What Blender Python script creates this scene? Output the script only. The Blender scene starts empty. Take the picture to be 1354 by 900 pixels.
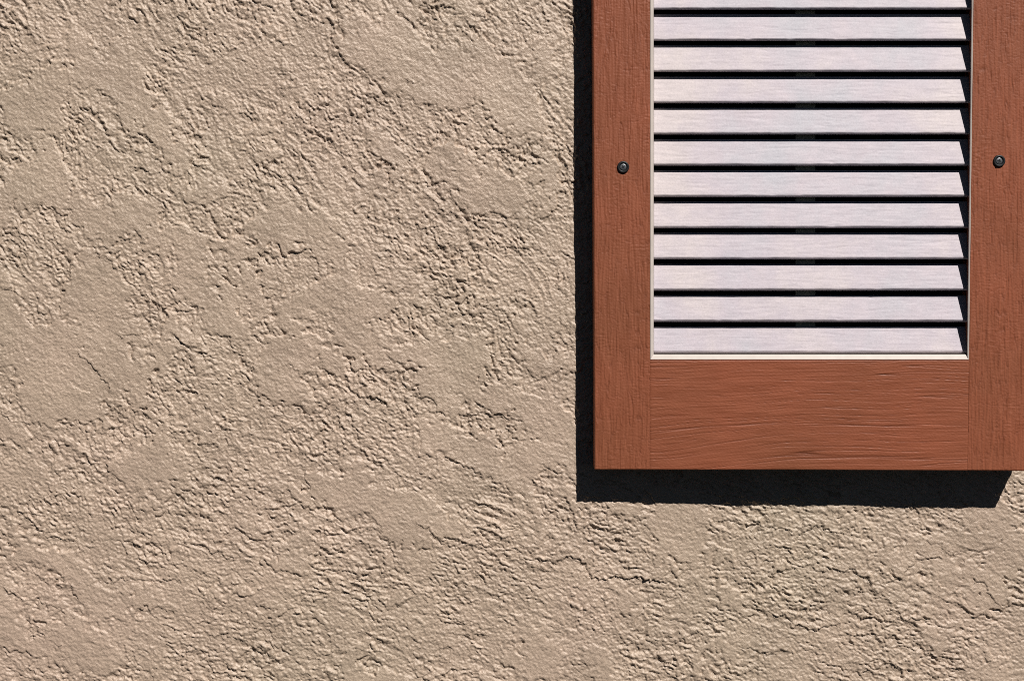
import bpy, math
import numpy as np

S = 0.000647          # metres on the wall for one unit of the layout grid
Z0 = 1.60             # height of the middle of the view above the ground
rad = math.radians
scene = bpy.context.scene
col = scene.collection

# ------------------------------------------------------------------ camera
F = 1880.0
PITCH, YAW, ROLL = rad(3.2), rad(0.3), rad(0.33)
D = F * S
fwd = np.array([-math.sin(YAW) * math.cos(PITCH), math.cos(YAW) * math.cos(PITCH), -math.sin(PITCH)])
right = np.cross(fwd, [0, 0, 1.0]); right /= np.linalg.norm(right)
up = np.cross(right, fwd)
right, up = (math.cos(ROLL) * right + math.sin(ROLL) * up, -math.sin(ROLL) * right + math.cos(ROLL) * up)
CAM = np.array([0, 0, Z0]) - fwd * (D / fwd[1])


def P(u, v, y=0.0):
    """world point seen at layout position (u, v) lying at depth y (negative = out of the wall)"""
    d = fwd * F + right * (u - 677.0) + up * (450.0 - v)
    return CAM + d * ((y - CAM[1]) / d[1])


def W(u, v):
    """the same on the wall face, as wall grid coordinates"""
    p = P(u, v)
    return p[0] / S, (Z0 - p[2]) / S


cam_data = bpy.data.cameras.new('camera')
cam_data.lens = F / 1354.0 * 36.0
cam_data.sensor_width = 36.0
cam_data.clip_start = 0.01
cam_data.clip_end = 500.0
cam = bpy.data.objects.new('camera', cam_data)
col.objects.link(cam)
from mathutils import Matrix
m = Matrix.Identity(4)
for i in range(3):
    m[i][0], m[i][1], m[i][2], m[i][3] = right[i], up[i], -fwd[i], CAM[i]
cam.matrix_world = m
scene.camera = cam

# ------------------------------------------------------------------ light
SUN = np.array([13.8, -25.5, 30.8]); SUN /= np.linalg.norm(SUN)     # towards the sun
sun_el = math.asin(SUN[2])
sun_data = bpy.data.lights.new('sun', 'SUN')
sun_data.energy = 5.0
sun_data.angle = rad(0.5)
sun_data.color = (1.0, 0.955, 0.89)
sun = bpy.data.objects.new('sun', sun_data)
col.objects.link(sun)
from mathutils import Vector
sun.rotation_euler = Vector(SUN).to_track_quat('Z', 'Y').to_euler()
sun.location = (3, -6, 8)

world = bpy.data.worlds.new('World')
scene.world = world
world.use_nodes = True
wt = world.node_tree
for n in list(wt.nodes):
    wt.nodes.remove(n)
sky = wt.nodes.new('ShaderNodeTexSky')
sky.sky_type = 'NISHITA'
sky.sun_disc = False
sky.sun_elevation = sun_el
sky.sun_rotation = math.atan2(SUN[0], SUN[1])
sky.altitude = 1500
sky.air_density = 0.6
sky.dust_density = 0.3
bg = wt.nodes.new('ShaderNodeBackground')
bg.inputs['Strength'].default_value = 0.012
out = wt.nodes.new('ShaderNodeOutputWorld')
wt.links.new(sky.outputs[0], bg.inputs[0])
wt.links.new(bg.outputs[0], out.inputs[0])
scene.view_settings.view_transform = 'Standard'
scene.view_settings.look = 'None'
scene.view_settings.exposure = 0.0
scene.cycles.use_denoising = False
scene.cycles.filter_width = 0.95
scene.cycles.diffuse_bounces = 1
scene.cycles.max_bounces = 4


# ------------------------------------------------------------------ noise
def _hash(ix, iy, seed):
    h = (ix.astype(np.uint32) * np.uint32(0x9E3779B1)) ^ (iy.astype(np.uint32) * np.uint32(0x85EBCA77)) ^ np.uint32((seed * 0x27D4EB2F + 0x165667B1) & 0xFFFFFFFF)
    h ^= h >> np.uint32(15); h = h * np.uint32(0x2C1B3C6D)
    h ^= h >> np.uint32(12); h = h * np.uint32(0x297A2D39)
    h ^= h >> np.uint32(15)
    return h


_ang = np.linspace(0, 2 * np.pi, 256, endpoint=False)
_GX, _GY = np.cos(_ang).astype(np.float32), np.sin(_ang).astype(np.float32)


def pn(x, y, seed=0):
    """gradient noise, about -1..1"""
    x = np.asarray(x, np.float32); y = np.asarray(y, np.float32)
    x, y = np.broadcast_arrays(x, y)
    fx = np.floor(x); fy = np.floor(y)
    ix = fx.astype(np.int32); iy = fy.astype(np.int32)
    dx = x - fx; dy = y - fy
    ux = dx * dx * dx * (dx * (dx * 6 - 15) + 10)
    uy = dy * dy * dy * (dy * (dy * 6 - 15) + 10)

    def g(a, b):
        h = _hash(ix + a, iy + b, seed) & np.uint32(255)
        return _GX[h] * (dx - a) + _GY[h] * (dy - b)
    n0 = g(0, 0); n0 = n0 + ux * (g(1, 0) - n0)
    n1 = g(0, 1); n1 = n1 + ux * (g(1, 1) - n1)
    return (n0 + uy * (n1 - n0)) * np.float32(1.5)


def sst(a, b, x):
    t = np.clip((x - a) / (b - a), 0, 1)
    return t * t * (3 - 2 * t)


# ------------------------------------------------------------------ mesh helpers
def mesh_from(name, verts, faces, mat, parent=None, smooth=True, attrs=None):
    """verts (n,3) float array, faces list of index lists or (m,4) array"""
    me = bpy.data.meshes.new(name)
    verts = np.asarray(verts, np.float32)
    if isinstance(faces, np.ndarray):
        nf = len(faces)
        me.vertices.add(len(verts)); me.loops.add(nf * 4); me.polygons.add(nf)
        me.vertices.foreach_set('co', verts.ravel())
        me.polygons.foreach_set('loop_start', np.arange(0, nf * 4, 4, dtype=np.int32))
        me.loops.foreach_set('vertex_index', faces.astype(np.int32).ravel())
        me.update(calc_edges=True)
    else:
        me.from_pydata(verts.tolist(), [], [list(map(int, f)) for f in faces])
        me.update()
    me.polygons.foreach_set('use_smooth', np.full(len(me.polygons), bool(smooth)))
    for k, a in (attrs or {}).items():
        at = me.attributes.new(k, 'FLOAT', 'POINT')
        at.data.foreach_set('value', np.asarray(a, np.float32).ravel())
    me.validate()
    me.materials.append(mat)
    o = bpy.data.objects.new(name, me)
    col.objects.link(o)
    if parent is not None:
        o.parent = parent
    return o


def grid_faces(nr, nc, base=0):
    i = np.arange(nr - 1)[:, None] * nc + np.arange(nc - 1)[None, :] + base
    return np.stack([i, i + nc, i + nc + 1, i + 1], -1).reshape(-1, 4)     # rows go down, cols go right: faces -Y


def rim_indices(nr, nc):
    top = np.arange(nc); rt = np.arange(1, nr) * nc + nc - 1
    bot = (nr - 1) * nc + np.arange(nc - 2, -1, -1); lf = np.arange(nr - 2, 0, -1) * nc
    return np.concatenate([top, rt, bot, lf])


def slab(name, pts, back_y, mat, parent=None, attrs=None):
    """pts (nr,nc,3): finished front face; closed by side walls and a back at depth back_y"""
    nr, nc, _ = pts.shape
    v = pts.reshape(-1, 3)
    rim = rim_indices(nr, nc)
    n0 = len(v); k = len(rim)
    ring1 = v[rim].copy()                # doubled so that the side wall keeps a crisp edge
    ring2 = v[rim].copy(); ring2[:, 1] = back_y
    f = grid_faces(nr, nc)
    a = np.arange(k); b = (a + 1) % k
    side = np.stack([n0 + a, n0 + b, n0 + k + b, n0 + k + a], -1)[:, ::-1]
    verts = np.concatenate([v, ring1, ring2])
    faces = np.concatenate([f, side])
    # back: one quad over the four corners
    c = [n0 + k, n0 + k + nc - 1, n0 + k + nc - 1 + nr - 1, n0 + k + 2 * (nc - 1) + nr - 1]
    faces = np.concatenate([faces, np.array([c])])
    if attrs:
        attrs = {q: np.concatenate([np.asarray(w).ravel(), np.asarray(w).ravel()[rim], np.asarray(w).ravel()[rim]]) for q, w in attrs.items()}
    return mesh_from(name, verts, faces, mat, parent, True, attrs)


# ------------------------------------------------------------------ materials
def new_mat(name):
    mt = bpy.data.materials.new(name)
    mt.use_nodes = True
    nt = mt.node_tree
    return mt, nt, nt.nodes['Principled BSDF']


def N(nt, kind, **kw):
    n = nt.nodes.new(kind)
    for k, v in kw.items():
        if k in n.bl_rna.properties.keys():
            setattr(n, k, v)
        else:
            n.inputs[k].default_value = v
    return n


def ramp(nt, fac, stops):
    r = nt.nodes.new('ShaderNodeValToRGB')
    e = r.color_ramp.elements
    while len(e) < len(stops):
        e.new(0.5)
    for el, (p, c) in zip(e, stops):
        el.position = p
        el.color = (*c, 1) if len(c) == 3 else c
    nt.links.new(fac, r.inputs[0])
    return r.outputs[0]


def mix(nt, mode, fac, a, b):
    n = nt.nodes.new('ShaderNodeMix'); n.data_type = 'RGBA'; n.blend_type = mode
    for sock, val in ((n.inputs[0], fac), (n.inputs[6], a), (n.inputs[7], b)):
        if hasattr(val, 'links'):
            nt.links.new(val, sock)
        elif isinstance(val, tuple):
            sock.default_value = (*val, 1)
        else:
            sock.default_value = val
    return n.outputs[2]


def noise(nt, scale, detail=4, rough=0.55, vec=None, dist=0.0):
    n = N(nt, 'ShaderNodeTexNoise', Scale=scale, Detail=detail, Roughness=rough, Distortion=dist)
    if vec is not None:
        nt.links.new(vec, n.inputs['Vector'])
    return n.outputs['Fac']


def objco(nt, scale=(1, 1, 1), rnd=False):
    tc = nt.nodes.new('ShaderNodeTexCoord')
    mp = nt.nodes.new('ShaderNodeMapping')
    mp.inputs['Scale'].default_value = scale
    nt.links.new(tc.outputs['Object'], mp.inputs[0])
    return mp.outputs[0]


def stucco_material():
    mt, nt, b = new_mat('painted stucco')
    co = objco(nt)
    big = noise(nt, 3.2, 5, 0.6, co)
    base = ramp(nt, big, [(0.30, (0.475, 0.383, 0.292)), (0.50, (0.500, 0.388, 0.302)), (0.70, (0.525, 0.396, 0.316))])
    mid = noise(nt, 22.0, 6, 0.6, co)
    tint = ramp(nt, mid, [(0.35, (0.92, 0.91, 0.90)), (0.62, (1.05, 1.04, 1.03))])
    c1 = mix(nt, 'MULTIPLY', 1.0, base, tint)
    fine = noise(nt, 900.0, 3, 0.7, co)
    sp = ramp(nt, fine, [(0.30, (0.84, 0.83, 0.82)), (0.70, (1.12, 1.12, 1.12))])
    c2 = mix(nt, 'MULTIPLY', 1.0, c1, sp)
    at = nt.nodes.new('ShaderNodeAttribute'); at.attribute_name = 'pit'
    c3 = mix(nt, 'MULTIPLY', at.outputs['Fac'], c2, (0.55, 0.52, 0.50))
    nt.links.new(c3, b.inputs['Base Color'])
    b.inputs['Roughness'].default_value = 0.40
    b.inputs['Specular IOR Level'].default_value = 0.8
    bp = N(nt, 'ShaderNodeBump', Strength=0.6, Distance=0.0007)
    nt.links.new(noise(nt, 1200.0, 3, 0.65, co), bp.inputs['Height'])
    bp2 = N(nt, 'ShaderNodeBump', Strength=0.35, Distance=0.0010)
    nt.links.new(noise(nt, 560.0, 2, 0.6, objco(nt, (1.0, 1.0, 0.85))), bp2.inputs['Height'])
    nt.links.new(bp2.outputs[0], bp.inputs['Normal'])
    nt.links.new(bp.outputs[0], b.inputs['Normal'])
    return mt


def terracotta_material(name, stretch):
    mt, nt, b = new_mat(name)
    co = objco(nt)
    big = noise(nt, 9.0, 4, 0.6, co)
    base = ramp(nt, big, [(0.28, (0.245, 0.078, 0.036)), (0.52, (0.280, 0.084, 0.040)), (0.76, (0.318, 0.090, 0.043))])
    st = noise(nt, 300.0, 5, 0.65, objco(nt, stretch))
    t = ramp(nt, st, [(0.3, (0.86, 0.85, 0.84)), (0.7, (1.10, 1.11, 1.12))])
    c = mix(nt, 'MULTIPLY', 1.0, base, t)
    at = nt.nodes.new('ShaderNodeAttribute'); at.attribute_name = 'groove'
    c2 = mix(nt, 'MULTIPLY', at.outputs['Fac'], c, (0.55, 0.50, 0.48))
    nt.links.new(c2, b.inputs['Base Color'])
    nt.links.new(ramp(nt, st, [(0.2, (0.42,) * 3), (0.8, (0.62,) * 3)]), b.inputs['Roughness'])
    b.inputs['Specular IOR Level'].default_value = 0.4
    bp = N(nt, 'ShaderNodeBump', Strength=0.35, Distance=0.0003)
    nt.links.new(noise(nt, 1300.0, 3, 0.6, co), bp.inputs['Height'])
    nt.links.new(bp.outputs[0], b.inputs['Normal'])
    return mt


def white_material():
    mt, nt, b = new_mat('pale moulded plastic')
    co = objco(nt)
    pat = noise(nt, 7.0, 5, 0.6, objco(nt, (1.6, 1, 1)))
    base = ramp(nt, pat, [(0.36, (0.51, 0.495, 0.55)), (0.50, (0.555, 0.495, 0.55)), (0.64, (0.62, 0.55, 0.565))])
    st = noise(nt, 300.0, 6, 0.75, objco(nt, (0.22, 1, 1)))
    t = ramp(nt, st, [(0.30, (0.85, 0.85, 0.86)), (0.55, (1.0, 1.0, 1.0)), (0.75, (1.08, 1.07, 1.05))])
    c = mix(nt, 'MULTIPLY', 1.0, base, t)
    sp = noise(nt, 900.0, 3, 0.7, co)
    c = mix(nt, 'MULTIPLY', 1.0, c, ramp(nt, sp, [(0.3, (0.86,) * 3), (0.7, (1.08,) * 3)]))
    nt.links.new(c, b.inputs['Base Color'])
    b.inputs['Roughness'].default_value = 0.55
    b.inputs['Specular IOR Level'].default_value = 0.35
    return mt


def plain_material(name, colr, rough, metal=0.0, spec=0.5, var=0.15, sc=400):
    mt, nt, b = new_mat(name)
    n = noise(nt, sc, 3, 0.6, objco(nt))
    c = mix(nt, 'MULTIPLY', 1.0, colr, ramp(nt, n, [(0.3, (1 - var,) * 3), (0.7, (1 + var,) * 3)]))
    nt.links.new(c, b.inputs['Base Color'])
    b.inputs['Roughness'].default_value = rough
    b.inputs['Metallic'].default_value = metal
    b.inputs['Specular IOR Level'].default_value = spec
    return mt


M_STUCCO = stucco_material()
M_STILE = terracotta_material('terracotta upright grain', (1, 1, 0.12))
M_RAIL = terracotta_material('terracotta level grain', (0.10, 1, 1))
M_WHITE = white_material()
M_TRIM = plain_material('ivory trim', (0.56, 0.50, 0.46), 0.5, 0, 0.35, 0.06, 120)
M_GAP_SHADE = plain_material('painted gap shade', (0.012, 0.013, 0.014), 0.9, 0, 0.1)  # near-black colour stands in for the shade behind the louvers
M_RIB = plain_material('grey rib', (0.50, 0.47, 0.38), 0.8, 0, 0.2)
M_BLACK = plain_material('black enamel', (0.012, 0.013, 0.015), 0.5, 0, 0.35)
M_STEEL = plain_material('worn steel', (0.20, 0.205, 0.22), 0.40, 0.8, 0.5, 0.3)


def tag(o, label=None, cat=None, group=None):
    if label: o['label'] = label
    if cat: o['category'] = cat
    if group: o['group'] = group


# ------------------------------------------------------------------ stucco wall
def axis(lo, hi, step, far_lo, far_hi, grow=1.03, smax=9.0):
    core = np.arange(lo, hi + step, step)
    r = []; x = core[-1]; s = step
    while x < far_hi:
        s = min(s * grow, smax); x += s; r.append(x)
    l = []; x = core[0]; s = step
    while x > far_lo:
        s = min(s * grow, smax); x -= s; l.append(x)
    return np.concatenate([l[::-1], core, r])


def stucco_height(U, V):
    """relief of the plaster in layout units; U right, V down from the middle of the view"""
    f = np.float32
    # -- how the trowel ran: steep diagonal upper left, flatter towards the bottom
    def rot(a, sx, sy, u=U, v=V):
        c, s = math.cos(a), math.sin(a)
        return (u * c + v * s) / sx, (-u * s + v * c) / sy
    wl = pn(U / 70, V / 70, 11); wl2 = pn(U / 70, V / 70, 12)
    wm = pn(U / 17, V / 17, 13); wm2 = pn(U / 17, V / 17, 14)
    ws = pn(U / 6.5, V / 6.5, 15); ws2 = pn(U / 6.5, V / 6.5, 16)
    Uw = U + 14 * wl + 5.5 * wm + 1.8 * ws
    Vw = V + 14 * wl2 + 5.5 * wm2 + 1.8 * ws2

    kdir = sst(-80, 260, V + 0.25 * U + 70 * pn(U / 210, V / 210, 20))     # 0 steep, 1 flat

    def aniso(sx, sy, seed, u, v):
        a = pn(*rot(rad(53), sx, sy, u, v), seed)
        b = pn(*rot(rad(20), sx, sy, u, v), seed + 1)
        return a * (1 - kdir) + b * kdir

    # -- smooth trowelled patches
    big = aniso(120, 78, 30, Uw, Vw) + 0.55 * aniso(46, 30, 33, Uw, Vw)
    field = big * 1.0
    for (u, v, a, b_, ang, w) in PATCHES:
        du, dv = U + 22 * wl + 9 * wm - u, V + 22 * wl2 + 9 * wm2 - v
        c, s = math.cos(rad(ang)), math.sin(rad(ang))
        q = ((du * c + dv * s) / a) ** 2 + ((-du * s + dv * c) / b_) ** 2
        field = field + f(0.85 * w) * np.exp(-q * 1.1)
    fine_e = 0.42 * pn(Uw / 11, Vw / 11, 36) + 0.15 * pn(U / 5, V / 5, 37)
    sw = np.clip(0.12 + 0.22 * pn(U / 75, V / 75, 38), 0.035, 0.24)       # crisp trowel edge here, feathered there
    sm = sst(0, 1, (field + fine_e - 0.20 + sw) / (2 * sw))

    # -- rough, dragged plaster: low crumbs with fine crests and torn edges
    r1 = aniso(30, 18, 40, Uw, Vw)
    lean = np.abs(aniso(13.5, 7.2, 46, U + 4 * wm + 2.0 * ws, V + 4 * wm2 + 2.0 * ws2)) + 0.6 * np.abs(aniso(32, 12, 43, U + 6 * wm, V + 6 * wm2)) - 0.45
    lean = lean * np.clip(3.2 + 3.0 * pn(U / 80, V / 80, 62), 0.5, 5.5)
    Ul = U - 0.42 * lean; Vl = V + 0.90 * lean                       # crumbs dragged upwards: one side steep, the other gentle
    b1 = np.abs(aniso(32, 12, 43, Ul + 6 * wm + 2.5 * ws, Vl + 6 * wm2 + 2.5 * ws2)) ** 0.62
    b2 = np.abs(aniso(13.5, 7.2, 46, Ul + 4 * wm + 2.0 * ws, Vl + 4 * wm2 + 2.0 * ws2)) ** 0.7
    coarse = sst(0.0, 0.4, pn(U / 95, V / 95, 68))
    b2 = b2 * (1 - coarse) + 1.0 * coarse * np.abs(aniso(24, 11.5, 146, Ul + 5 * wm + 2.2 * ws, Vl + 5 * wm2 + 2.2 * ws2)) ** 0.66
    b3 = np.abs(pn(U / 6.2 + 0.5 * ws, V / 5.4 + 0.5 * ws2, 49)) ** 0.75
    m1 = 0.5 + 0.9 * pn(U / 42, V / 42, 64)
    flip = np.clip(3.0 * pn(U / 60, V / 60, 63) + 0.55, -1, 1)         # creased here, ridged there
    crumbs = -1.9 * (b1 - 0.42) * np.clip(m1, 0.1, 1.2) + 3.7 * flip * (b2 - 0.42) + 1.5 * (0.38 - b3)
    c1 = aniso(46, 13, 53, U + 9 * wm + 2.6 * ws, V + 9 * wm2 + 2.6 * ws2)
    crest = np.clip(1 - np.abs(c1) / 0.16, 0, 1) * sst(-0.15, 0.35, pn(U / 34, V / 34, 55))
    c2 = aniso(24, 8, 57, U + 6 * wm + 2.0 * ws, V + 6 * wm2 + 2.0 * ws2)
    crest2 = np.clip(1 - np.abs(c2) / 0.20, 0, 1) * sst(-0.1, 0.35, pn(U / 26, V / 26, 59))
    rough = 1.15 * r1 + crumbs + 1.35 * crest + 1.1 * crest2
    # torn flaps: terraces with ragged cliffs
    t = aniso(64, 36, 50, Uw, Vw) * 2.4 + 0.25 * ws + 0.3 * wm
    fr = t - np.floor(t)
    terr = np.floor(t) + sst(0.91, 1.0, fr) - t * 0.9
    rough = rough + 1.6 * terr
    # drag furrows
    dm = sst(0.0, 0.5, pn(U / 130, V / 130, 60))
    drag = aniso(95, 6.5, 61, U + 4 * wl + 1.5 * wm, V + 4 * wl2 + 1.5 * wm2)
    rough = rough + 1.15 * dm * drag
    # short combed strokes left by the trowel's edge
    cu = pn(*rot(rad(82), 34, 3.6, U + 2.0 * wm, V), 94) * (1 - kdir) + pn(*rot(rad(8), 46, 4.2, U, V + 2.0 * wm2), 96) * kdir
    comb = 1.1 * cu * sst(0.12, 0.4, pn(U / 58, V / 58, 97))
    rough = rough + comb
    amp = 0.88 + 0.65 * pn(U / 150, V / 150, 65) + 0.65 * pn(U / 52, V / 52, 66)
    amp = np.clip(amp, 0.30, 1.25)
    rough = 0.90 * rough * amp
    # knocked-down tops
    cap = 1.5 + 0.8 * pn(U / 60, V / 60, 67)
    rough = np.where(rough > cap, cap + 0.2 * (rough - cap), rough)

    plate = 1.0 + 0.55 * pn(U / 48, V / 48, 70) + 0.3 * pn(*rot(rad(35), 60, 9), 71) + 0.30 * pn(U / 13, V / 13, 72)
    plate = plate + 0.45 * (np.abs(pn(U / 7.5 + 0.4 * ws, V / 6.5 + 0.4 * ws2, 73)) - 0.3) + 0.5 * np.clip(b2 - 0.6, 0, 1) + 0.35 * crest2 + 0.3 * drag * dm + 0.3 * comb
    h = rough * (1 - sm) + plate * sm
    # sand grain everywhere
    h = h + (0.46 + 0.28 * (1 - sm)) * pn(*rot(rad(33), 3.3, 3.0, U + 0.5 * ws, V + 0.5 * ws2), 80) + 0.30 * pn(*rot(rad(-24), 5.9, 5.2), 81) + 0.2 * pn(*rot(rad(71), 8.7, 7.9), 82)
    # broad trowel waves
    h = h + 2.0 * pn(U / 190, V / 190, 90) + 0.9 * aniso(140, 60, 91, U, V)

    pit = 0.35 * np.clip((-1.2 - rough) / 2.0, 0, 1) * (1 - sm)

    # -- long ragged ledges, each one a torn edge of plaster
    for pts, drop, reach in LEDGES:
        pts = np.asarray(pts, float)
        x0, x1 = pts[:, 0].min() - 45, pts[:, 0].max() + 45
        y0, y1 = pts[:, 1].min() - 45, pts[:, 1].max() + 45
        us, vs = U[0], V[:, 0]
        i0, i1 = np.searchsorted(us, [x0, x1]); j0, j1 = np.searchsorted(vs, [y0, y1])
        if i1 - i0 < 2 or j1 - j0 < 2:
            continue
        sl = (slice(j0, j1), slice(i0, i1))
        u = U[sl] + 5.0 * wm[sl] + 3.6 * ws[sl]
        v = V[sl] + 5.0 * wm2[sl] + 3.6 * ws2[sl]
        best = np.full(u.shape, 1e9, np.float32); sgn = np.ones(u.shape, np.float32); tt = np.zeros(u.shape, np.float32)
        n = len(pts) - 1
        for k in range(n):
            a, b_ = pts[k], pts[k + 1]
            e = b_ - a; L = math.hypot(*e)
            s_ = np.clip(((u - a[0]) * e[0] + (v - a[1]) * e[1]) / (L * L), 0, 1)
            du, dv = u - (a[0] + s_ * e[0]), v - (a[1] + s_ * e[1])
            d = np.hypot(du, dv)
            better = d < best
            best = np.where(better, d, best)
            sgn = np.where(better, np.sign(e[0] * dv - e[1] * du), sgn)      # + below the line when drawn left to right
            tt = np.where(better, (k + s_) / n, tt)
        fade = sst(0.0, 0.12, tt) * (1 - sst(0.88, 1.0, tt))
        fade = fade * np.clip(0.75 + 0.6 * pn(U[sl] / 22, V[sl] / 22, 95), 0.15, 1.2)
        r_up, r_dn = (reach, 2.6) if drop > 0 else (3.0, reach)
        upside = np.exp(-best / r_up) * (sgn < 0)
        under = 0.85 * np.exp(-best / r_dn) * (sgn >= 0)
        h[sl] += 0.66 * drop * fade * (0.8 * upside - 0.85 * under)
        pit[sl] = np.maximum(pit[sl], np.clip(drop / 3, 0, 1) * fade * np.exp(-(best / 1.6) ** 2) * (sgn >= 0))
    return h, pit


_patch_px = [  # centre u, v, half-sizes, angle, weight
    (60, 150, 75, 60, 30, 0.9), (165, 130, 30, 60, -20, 0.5), (60, 235, 26, 20, 20, 0.9), (240, 205, 34, 22, -50, 0.9),
    (215, 160, 60, 25, 40, 0.5), (400, 425, 70, 60, 0, 1.0), (140, 390, 75, 60, 45, 0.9), (100, 470, 120, 40, 30, 0.7),
    (40, 500, 60, 50, 0, 0.7), (215, 585, 40, 38, 0, 0.9), (190, 610, 40, 60, 90, 0.6), (515, 105, 38, 55, -20, 0.7),
    (560, 85, 90, 25, 5, 0.5), (640, 100, 45, 55, 20, 0.7), (620, 210, 50, 45, 0, 0.8), (560, 480, 110, 34, -3, 1.0),
    (650, 520, 80, 30, 15, 0.8), (465, 470, 60, 40, 0, 0.7), (740, 560, 22, 40, 0, 0.5), (625, 590, 25, 28, 60, 0.7),
    (640, 600, 60, 18, 20, 0.6), (700, 640, 70, 30, 20, 0.6), (420, 640, 40, 20, 20, 0.6), (500, 660, 70, 24, 25, 0.7),
    (525, 785, 15, 15, 0, 1.3), (720, 870, 28, 22, 0, 0.9), (1190, 735, 60, 24, -10, 0.9), (1270, 720, 20, 16, 0, 0.9),
    (1330, 740, 34, 70, 0, 1.0), (820, 690, 55, 26, 0, 0.7), (740, 740, 30, 20, 0, 0.6), (60, 870, 60, 26, 0, 0.6),
    (95, 745, 22, 16, 0, 0.9), (100, 780, 40, 22, 20, 0.8), (230, 840, 60, 16, 10, 0.7), (440, 880, 70, 26, 0, 0.7),
    (330, 300, 30, 60, 40, 0.4), (740, 60, 22, 60, 0, 0.5), (330, 690, 30, 25, 0, 0.5), (390, 690, 30, 36, 0, 0.7),
    (250, 330, 60, 30, 30, 0.4), (130, 100, 45, 30, 60, 0.5), (900, 720, 60, 16, 10, 0.4),
    (30, 30, 60, 40, 0, -0.8), (230, 80, 110, 60, 40, -0.7), (350, 130, 70, 80, 60, -0.7), (450, 190, 60, 80, 30, -0.6),
    (130, 200, 40, 40, 0, -0.7), (210, 250, 60, 30, 30, -0.5), (510, 570, 40, 50, 30, -0.8), (400, 590, 60, 60, 0, -0.8),
    (700, 370, 50, 70, 0, -0.7), (560, 330, 70, 40, 30, -0.7), (640, 300, 60, 40, 20, -0.5), (1100, 810, 170, 60, 12, -1.0),
    (700, 760, 130, 50, 10, -0.7), (420, 780, 140, 50, 10, -0.7), (110, 650, 110, 50, 20, -0.7), (270, 700, 60, 60, 0, -0.6),
    (60, 620, 70, 50, 0, -0.6), (350, 560, 60, 40, 20, -0.6),
]
PATCHES = []
for (u, v, a, b, ang, w) in _patch_px:
    x, y = W(u, v)
    PATCHES.append((x, y, a, b, ang, w))
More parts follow.
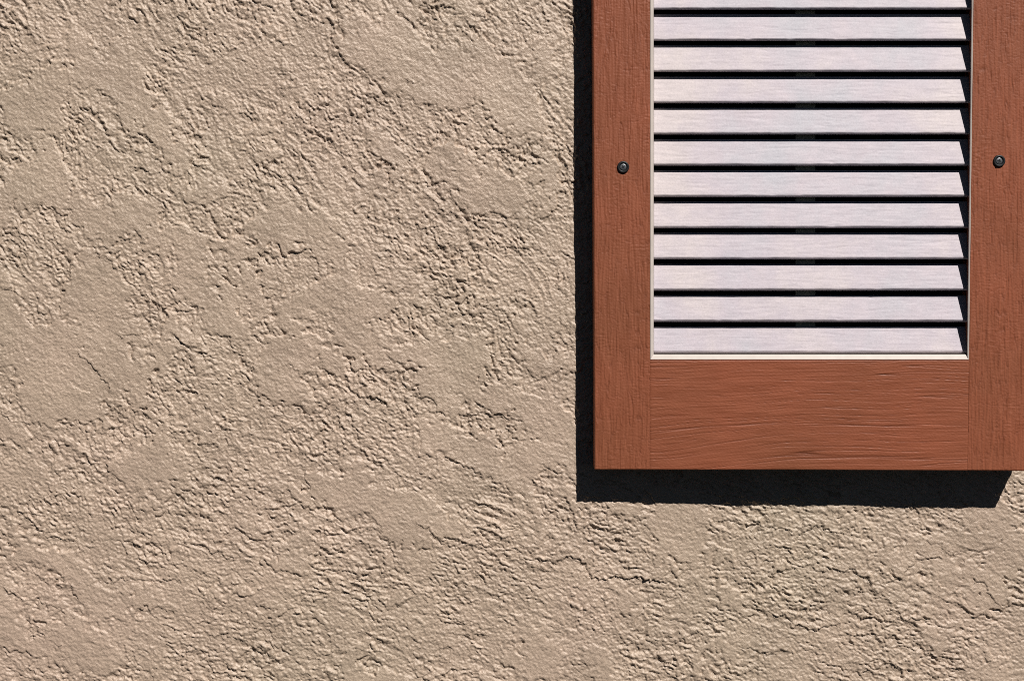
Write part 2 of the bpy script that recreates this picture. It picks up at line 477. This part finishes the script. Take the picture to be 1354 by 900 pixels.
_ledge_px = [  # polyline left to right, drop, reach of the raised side
    ([(225, 438), (245, 455), (258, 466), (276, 467)], 3.0, 16),
    ([(84, 165), (100, 152), (115, 142), (128, 150), (140, 178)], 1.8, 12),
    ([(80, 300), (100, 318), (125, 330), (150, 352), (175, 372)], 1.8, 16),
    ([(175, 243), (195, 255), (215, 268), (230, 278)], 2.2, 12),
    ([(240, 198), (258, 200), (270, 208)], 1.8, 8),
    ([(0, 380), (15, 380), (35, 398)], 2.2, 14),
    ([(146, 443), (165, 442), (180, 446), (200, 438)], 1.8, 18),
    ([(100, 465), (120, 480), (135, 500), (143, 518)], 2.0, 22),
    ([(450, 508), (463, 510), (475, 525), (492, 522), (508, 530), (520, 548)], 2.8, 26),
    ([(535, 530), (552, 522), (568, 524), (580, 545), (592, 552)], 2.0, 22),
    ([(610, 540), (622, 550), (640, 546), (660, 545), (668, 566), (685, 574)], 2.2, 16),
    ([(650, 500), (672, 512), (690, 505)], 1.4, 20),
    ([(530, 335), (545, 342), (560, 320), (590, 325), (615, 338)], 1.4, 14),
    ([(530, 105), (545, 110), (558, 103)], 1.2, 10),
    ([(440, 150), (452, 160), (465, 163), (480, 162), (500, 163)], 2.0, 10),
    ([(500, 12), (525, 12), (540, 28), (548, 36)], 1.6, 10),
    ([(545, 685), (560, 697), (575, 708), (592, 722), (605, 730)], 2.0, 16),
    ([(600, 610), (620, 618), (645, 628)], 1.8, 14),
    ([(705, 735), (715, 742), (735, 744), (752, 736), (770, 738), (778, 758), (782, 765), (800, 768), (815, 760), (850, 764), (880, 770), (915, 775)], 3.0, 20),
    ([(690, 720), (702, 728), (716, 722)], 1.5, 8),
    ([(240, 720), (258, 722), (280, 727), (310, 740), (345, 748)], 2.0, 12),
    ([(128, 768), (160, 766), (200, 768), (225, 765), (250, 770)], 1.8, 12),
    ([(0, 775), (18, 788), (45, 793), (68, 800), (85, 812)], 2.0, 16),
    ([(268, 847), (285, 842), (295, 835), (315, 842), (345, 862), (370, 876)], 1.8, 14),
    ([(44, 700), (62, 706), (80, 712), (110, 725)], 1.8, 12),
    ([(30, 815), (48, 830), (65, 845), (80, 856)], 1.4, 12),
    ([(300, 695), (320, 705), (340, 706)], 1.3, 10),
    ([(965, 688), (985, 693), (1025, 698), (1045, 704), (1070, 702), (1090, 696), (1105, 703), (1130, 708), (1160, 712)], 2.6, 16),
    ([(1145, 677), (1160, 675), (1175, 670), (1200, 673), (1225, 674)], 1.8, 12),
    ([(1070, 755), (1095, 752), (1110, 755), (1130, 752), (1148, 770), (1165, 772), (1185, 765), (1200, 752), (1212, 740), (1235, 738), (1255, 736)], 2.4, 18),
    ([(1210, 728), (1225, 736), (1250, 738)], 1.4, 8),
    ([(985, 802), (1005, 800), (1015, 810), (1032, 814), (1050, 825), (1075, 832), (1100, 828), (1115, 822)], 2.6, 14),
    ([(1120, 806), (1140, 815), (1168, 820), (1200, 818), (1235, 815)], 2.4, 12),
    ([(1075, 800), (1092, 806), (1108, 812)], 2.0, 8),
    ([(1205, 845), (1225, 862), (1250, 868), (1265, 876)], 2.2, 12),
    ([(1285, 765), (1302, 770), (1312, 790), (1325, 803), (1354, 800)], 2.0, 18),
    ([(960, 848), (985, 856), (1010, 864), (1035, 868)], 2.0, 12),
    ([(1140, 835), (1160, 850), (1180, 866)], 1.6, 10),
    ([(1080, 870), (1100, 880), (1120, 885), (1160, 890)], 1.4, 12),
    ([(1222, 716), (1245, 722), (1262, 734), (1285, 728)], 1.4, 10),
    ([(1338, 636), (1345, 638), (1346, 642), (1341, 644)], 2.2, 3),
    ([(520, 795), (527, 803), (538, 795)], 1.8, 6),
    ([(545, 808), (580, 812), (600, 806)], 1.2, 10),
    ([(820, 770), (850, 764), (872, 768)], 1.4, 8),
    ([(380, 480), (395, 494), (402, 507)], 1.6, 12),
    ([(500, 385), (520, 390), (540, 378)], 1.0, 10),
    ([(250, 583), (270, 585), (290, 584)], 1.6, 18),
    ([(170, 555), (185, 570), (193, 583)], 1.6, 8),
    ([(5, 548), (25, 555), (60, 563), (90, 568)], 1.8, 12),
    ([(210, 510), (225, 520), (245, 532)], 1.6, 12),
    ([(785, 730), (830, 723), (870, 717)], -1.6, 3),
    ([(460, 767), (478, 768), (495, 778)], -2.6, 9),
    ([(516, 774), (528, 768), (540, 776)], -1.6, 7),
    ([(1240, 775), (1262, 776), (1278, 792)], -2.2, 10),
    ([(1298, 812), (1315, 820), (1325, 832), (1354, 842)], -2.4, 10),
    ([(725, 784), (750, 788), (780, 806)], -2.2, 9),
    ([(615, 630), (630, 632), (655, 640)], -1.8, 8),
    ([(630, 550), (645, 565), (660, 578)], -2.0, 8),
    ([(1085, 880), (1120, 868), (1150, 874)], -1.6, 9),
    ([(1090, 860), (1105, 880), (1115, 890)], -1.6, 9),
    ([(545, 360), (558, 362), (562, 376)], -1.2, 6),
    ([(105, 585), (125, 592), (150, 606)], -1.8, 8),
    ([(90, 500), (105, 515), (120, 520)], -1.8, 7),
    ([(275, 545), (282, 560), (295, 572)], -1.8, 7),
    ([(340, 590), (370, 585), (405, 595)], -1.8, 8),
]
LEDGES = []
for pts, drop, reach in _ledge_px:
    LEDGES.append(([W(u, v) for (u, v) in pts], drop, reach))

us = axis(-790, 900, 1.12, -2300, 2300)
vs = axis(-560, 560, 1.12, -1900, 2440)
U, V = np.meshgrid(us.astype(np.float32), vs.astype(np.float32))
H, PIT = stucco_height(U, V)
pts = np.stack([U * S, -(H - 1.0) * S, Z0 - V * S], -1)
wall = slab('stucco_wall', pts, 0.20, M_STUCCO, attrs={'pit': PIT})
tag(wall, 'tan painted stucco wall with rough trowelled texture behind the shutter', 'wall')
wall['kind'] = 'thing'
del U, V, H, PIT, pts

# ------------------------------------------------------------------ shutter
shutter = bpy.data.objects.new('louvered_shutter', None)
col.objects.link(shutter)
shutter.empty_display_size = 0.05
tag(shutter, 'terracotta framed shutter with pale slanted louvers screwed to the stucco wall', 'shutter')

FD = 0.0275                                  # how far the front of the frame stands off the wall


def front(u):                               # the right side stands off a little further
    return -(FD + 0.0035 * (u - 787.0) / 568.0)


def FP(u, v, depth=0.0):
    return P(u, v, front(u) + depth)


TOPV = -640.0


def edge_u(name, v):
    """outer and opening edges of the frame; they lean a little with height"""
    return {'L': 786.2 - 0.0035 * (621 - v), 'l': 859.6, 'r': 1281.2 + 0.0125 * (475 - v), 'R': 1359.5 + 0.0125 * (621 - v)}[name]


def bottom_v(u):
    return 621.0 + 1.5 * max(0.0, (u - 1054) / 290.0)


def vaxis(lo, hi, step):
    """fine where the picture looks, coarse further up"""
    vis = np.arange(max(lo, -40), hi, step)
    vis = np.append(vis, hi)
    if lo < -40:
        return np.concatenate([np.arange(lo, -40 - 3, 4.0), vis])
    return vis


def rounded(t, n, r):
    """drop of a rounded edge: t distance to the edge in layout units"""
    q = np.clip(t / r, 0, 1)
    return r * (1 - np.sqrt(np.clip(1 - (1 - q) ** 2, 0, 1)))


def stile_grain(u, v, seed):
    w1 = pn(u / 30, v / 160, seed) * 3
    fib = pn((u + w1) / 2.3, v / 38, seed + 1)
    fib2 = pn((u + w1) / 5.0, v / 90, seed + 2)
    cross = pn(u / 9, v / 2.3, seed + 3)
    cross_m = sst(-0.1, 0.5, pn(u / 40, v / 60, seed + 4))
    scr = pn((u + 1.5 * w1) / 6.0, v / 70, seed + 5)
    gm = sst(0.0, 0.4, pn(u / 18, v / 45, seed + 6))
    scratch = np.clip(1 - np.abs(scr) / 0.09, 0, 1) * gm
    tick = np.clip(1 - np.abs(pn(u / 11, v / 4.6, seed + 7)) / 0.13, 0, 1) * sst(-0.2, 0.25, pn(u / 16, v / 12, seed + 8))
    comb = np.clip(1 - np.abs(pn((u + 0.6 * w1) / 5.0, v / 46, seed + 10)) / 0.14, 0, 1) * sst(-0.2, 0.2, pn(u / 12, v / 40, seed + 11))
    h = 0.36 * fib + 0.16 * fib2 + 0.22 * cross * cross_m + 0.16 * pn(u / 2, v / 2, seed + 9) + 0.45 * scratch - 0.26 * tick - 0.42 * comb
    return h, np.clip(0.28 * tick + 0.4 * comb, 0, 1)


def rail_grain(u, v, seed):
    sl = 18 * sst(900, 1290, u) + 5 * np.sin((u - 870) / 90.0) + 6 * pn(u / 160, v / 60, seed)
    w = v + sl + 0.9 * pn(u / 60, v / 14, seed + 1)
    g1 = pn(u / 420, w / 8.5, seed + 2)
    g2 = pn(u / 130, w / 4.2, seed + 3)
    lines = np.clip(1 - np.abs(g1) / 0.055, 0, 1) * sst(-0.5, 0.0, pn(u / 170, w / 12, seed + 4))
    thin = np.clip(1 - np.abs(g2) / 0.10, 0, 1) * sst(0.0, 0.5, pn(u / 50, w / 10, seed + 5))
    h = 0.10 * g1 + 0.16 * pn(u / 60, w / 2.2, seed + 6) + 0.16 * pn(u / 2.2, v / 2, seed + 7) - 0.55 * lines - 0.28 * thin
    return h, np.clip(0.6 * lines + 0.35 * thin, 0, 1)


def frame_piece(name, left, rightf, v_lo, v_hi, step_u, step_v, grain, mat, round_sides, seed):
    """left / rightf: edge position as function of v; v_hi: function of u"""
    n_u = int((rightf(300) - left(300)) / step_u) + 1
    ts = np.linspace(0, 1, n_u)
    vv = vaxis(v_lo, v_hi(800), step_v)
    pts = np.zeros((len(vv), n_u, 3))
    gr = np.zeros((len(vv), n_u))
    uu = np.zeros((len(vv), n_u)); ww = np.zeros((len(vv), n_u))
    for j, v in enumerate(vv):
        uu[j] = left(v) + ts * (rightf(v) - left(v))
        k = np.clip((v - (vv[-1] - 30)) / 30, 0, 1)
        ww[j] = v + k * (np.array([v_hi(x) for x in uu[j]]) - vv[-1])
    h, gr = grain(uu, ww, seed)
    L, R_, T, B = round_sides
    drop = np.zeros_like(uu)
    du = np.minimum(uu - uu[:, :1] if L else 1e3, uu[:, -1:] - uu if R_ else 1e3)
    dv = np.minimum(ww - ww[:1] if T else 1e3, ww[-1:] - ww if B else 1e3)
    drop = rounded(np.minimum(du, dv), 0, 1.6)
    # a slight dip along the joint with the neighbouring member
    if not L: h = h - 0.28 * np.exp(-((uu - uu[:, :1]) / 0.9) ** 2)
    if not R_: h = h - 0.28 * np.exp(-((uu[:, -1:] - uu) / 0.9) ** 2)
    dist = np.minimum(du, dv)
    h = h * np.clip(dist / 2.0, 0.15, 1)
    # points on the front plane, moved in and out by the relief
    for j in range(len(vv)):
        dep = front(uu[j]) + (drop[j] - h[j]) * S
        d = fwd[None] * F + right[None] * (uu[j][:, None] - 677.0) + up[None] * (450.0 - ww[j][:, None])
        base = CAM[None] + d * ((front(uu[j]) - CAM[1]) / d[:, 1])[:, None]
        base[:, 1] = dep
        pts[j] = base
    o = slab(name, pts, -0.0012, mat, shutter, attrs={'groove': gr})
    return o


J = 0.25   # hairline joint between members
frame_piece('stile', lambda v: edge_u('L', v), lambda v: edge_u('l', v) - J, TOPV, bottom_v, 0.8, 1.0, stile_grain, M_STILE, (1, 0, 1, 1), 300)
frame_piece('stile', lambda v: edge_u('r', v) + J, lambda v: edge_u('R', v), TOPV, bottom_v, 0.8, 1.0, stile_grain, M_STILE, (0, 1, 1, 1), 330)
SILL_V = 475.6
frame_piece('bottom_rail', lambda v: edge_u('l', v), lambda v: edge_u('r', v), SILL_V, bottom_v, 1.1, 0.7, rail_grain, M_RAIL, (0, 0, 1, 1), 360)

# top rail, well above the picture
HEAD_V = TOPV + 110


def top_rail():
    n_u, n_v = 120, 40
    pts = np.zeros((n_v, n_u, 3))
    for j, v in enumerate(np.linspace(TOPV, HEAD_V, n_v)):
        for i, t in enumerate(np.linspace(0, 1, n_u)):
            u = edge_u('l', v) + t * (edge_u('r', v) - edge_u('l', v))
            pts[j, i] = FP(u, v)
    slab('top_rail', pts, -0.0012, M_RAIL, shutter, attrs={'groove': np.zeros((n_v, n_u))})


top_rail()

# ivory bevelled trim round the opening and its jambs
JD = 0.0165


def opening_trim():
    # rings from outside in: outer flush edge, crest, inner bevel, jamb back
    def ring(inset_l, inset_r, inset_b, depth):
        out = []
        for (a, v, si, sb) in (('l', HEAD_V, 1, 1), ('r', HEAD_V, -1, 1), ('r', SILL_V, -1, -1), ('l', SILL_V, 1, -1)):
            u = edge_u(a, v) + (inset_l if a == 'l' else -inset_r)
            out.append(FP(u, v + sb * inset_b, depth))
        return out
    rings = [ring(0.0, 0.0, 0.0, 0.0150), ring(0.0, 0.0, 0.0, 0.0004), ring(0.6, 0.6, 0.6, 0.0000), ring(1.6, 1.8, 2.0, 0.0003),
             ring(4.4, 2.5, 6.8, 0.0021), ring(4.7, 2.6, 7.4, 0.0030), ring(4.7, 2.6, 7.4, JD)]
    v = [p for r in rings for p in r]
    f = []
    for k in range(len(rings) - 1):
        for i in range(4):
            j = (i + 1) % 4
            f.append([k * 4 + i, k * 4 + j, k * 4 + 4 + j, k * 4 + 4 + i][::-1])
    mesh_from('opening_trim', v, f, M_TRIM, shutter, smooth=False)


opening_trim()


def board(name, u0, u1, v0, v1, d0, d1, mat):
    fr = [FP(u0, v0, d0), FP(u1, v0, d0), FP(u1, v1, d0), FP(u0, v1, d0)]
    bk = [FP(u0, v0, d1), FP(u1, v0, d1), FP(u1, v1, d1), FP(u0, v1, d1)]
    f = [[0, 3, 2, 1], [4, 5, 6, 7], [0, 1, 5, 4], [1, 2, 6, 5], [2, 3, 7, 6], [3, 0, 4, 7]]
    return mesh_from(name, fr + bk, f, mat, shutter, smooth=False)


board('gap_shade_panel', 861.5, 1282, HEAD_V + 3, SILL_V - 4, 0.0205, 0.0225, M_GAP_SHADE)  # backing coloured near-black so the louver gaps read as deep shade
board('center_rib', 1052, 1078, HEAD_V + 3, SILL_V - 4, 0.0146, 0.0195, M_RIB)


# louvers
PITCHV = 41.25
LIP_V = 463.6
D_LIP, D_TOP = 0.0053, 0.0113


def louver(k):
    vb = LIP_V - PITCHV * k                # lower edge of the lit face
    vis = vb > -60
    n_u = 330 if vis else 40
    n_p = 30 if vis else 8
    # profile: (v offset upward from vb, depth)
    face = [(32.0 * (1 - t), D_TOP + (D_LIP - D_TOP) * t) for t in np.linspace(0, 1, n_p)]
    hgt = 2.3
    nose = [(-0.3, D_LIP + 0.00005), (-2.1, D_LIP + 0.00058), (-2.7, D_LIP + 0.0010), (-3.0, D_LIP + 0.0018)]
    back = [(-1.0, D_LIP + 0.0026), (31.2, D_TOP + 0.0026), (32.1, D_TOP + 0.0012)]
    prof = face + nose + back
    ul, ur = edge_u('l', vb) + 4.7, edge_u('r', vb) - 2.3
    rs = np.random.RandomState(900 + k)
    tilt = rs.uniform(-0.25, 0.25); dj = rs.uniform(-0.0002, 0.0002)
    ts = np.linspace(0, 1, n_u)
    U = ul + ts * (ur - ul)
    npf = len(prof)
    pts = np.zeros((npf, n_u, 3))
    for j, (ov, dp) in enumerate(prof):
        v = vb - ov + tilt * (ts - 0.5)
        if j < len(face):
            w = v + 2.5 * pn(U / 90, v / 20 + 7 * k, 500 + k)
            g = pn(U / 45, w / 2.6, 520 + k) * 0.13 + pn(U / 2.4, v / 2.2, 540 + k) * 0.06
            ln = np.clip(1 - np.abs(pn(U / 110, w / 6.5, 560 + k)) / 0.09, 0, 1) * sst(0.0, 0.4, pn(U / 40, w / 9, 580 + k))
            h = g - 0.22 * ln
        else:
            h = 0.12 * pn(U / 14, np.full(n_u, j * 0.3), 590 + k)
        for i in range(n_u):
            pts[j, i] = FP(U[i], v[i], dp + dj)
        pts[j, :, 1] -= h * S
    v = pts.reshape(-1, 3)
    f = grid_faces(npf, n_u)
    a = np.arange(n_u - 1)
    last = (npf - 1) * n_u
    f = np.concatenate([f, np.stack([last + a, a, a + 1, last + a + 1], -1)])
    faces = f.tolist()
    faces.append([j * n_u for j in range(npf)][::-1])
    faces.append([j * n_u + n_u - 1 for j in range(npf)])
    return mesh_from('louver', v, faces, M_WHITE, shutter, smooth=True)


k = 0
while LIP_V - PITCHV * k - 36 > HEAD_V + 6:
    louver(k)
    k += 1


# screws
def lathe(name, centre, prof, n, mat, parent, smooth=True):
    """prof: (radius, how far out of the frame) from the middle outwards, metres"""
    v, f = [], []
    for (r, h) in prof:
        for i in range(n):
            a = 2 * math.pi * i / n
            v.append((centre[0] + r * math.cos(a), centre[1] - h, centre[2] + r * math.sin(a)))
    for j in range(len(prof) - 1):
        for i in range(n):
            b = (i + 1) % n
            f.append([j * n + i, j * n + b, (j + 1) * n + b, (j + 1) * n + i])
    f.append(list(range(n))[::-1])
    f = [q[::-1] for q in f]
    return mesh_from(name, v, f, mat, parent, smooth)


def screw(u, v, turn):
    c = FP(u, v)
    px = S
    collar = lathe('screw', c, [(4.6 * px, 0.0002), (4.8 * px, 0.0009), (5.4 * px, 0.0013), (6.9 * px, 0.0013), (7.6 * px, 0.0009), (7.8 * px, -0.0006)], 40, M_BLACK, shutter)
    lathe('screw_head', c, [(0.2 * px, 0.0008), (1.6 * px, 0.00079), (3.4 * px, 0.00074), (4.1 * px, 0.0006), (4.5 * px, 0.0002)], 32, M_STEEL, collar)
    # cross recess
    vts, fcs = [], []
    for q in range(2):
        a = turn + q * math.pi / 2
        ca, sa = math.cos(a), math.sin(a)
        b0 = len(vts)
        for (x, z) in ((-2.6, -0.65), (2.6, -0.65), (2.6, 0.65), (-2.6, 0.65)):
            vts.append((c[0] + (x * ca - z * sa) * px, c[1] - 0.00084 - q * 0.00002, c[2] + (x * sa + z * ca) * px))
        for (x, z) in ((-2.6, -0.65), (2.6, -0.65), (2.6, 0.65), (-2.6, 0.65)):
            vts.append((c[0] + (x * ca - z * sa) * px, c[1] - 0.0004, c[2] + (x * sa + z * ca) * px))
        fcs += [[b0, b0 + 1, b0 + 2, b0 + 3]]
        for i in range(4):
            j = (i + 1) % 4
            fcs.append([b0 + i, b0 + 4 + i, b0 + 4 + j, b0 + j])
    mesh_from('drive_recess', vts, fcs, M_BLACK, collar, smooth=False)


screw(824.0, 221.0, rad(38))
screw(1321.0, 213.0, rad(75))
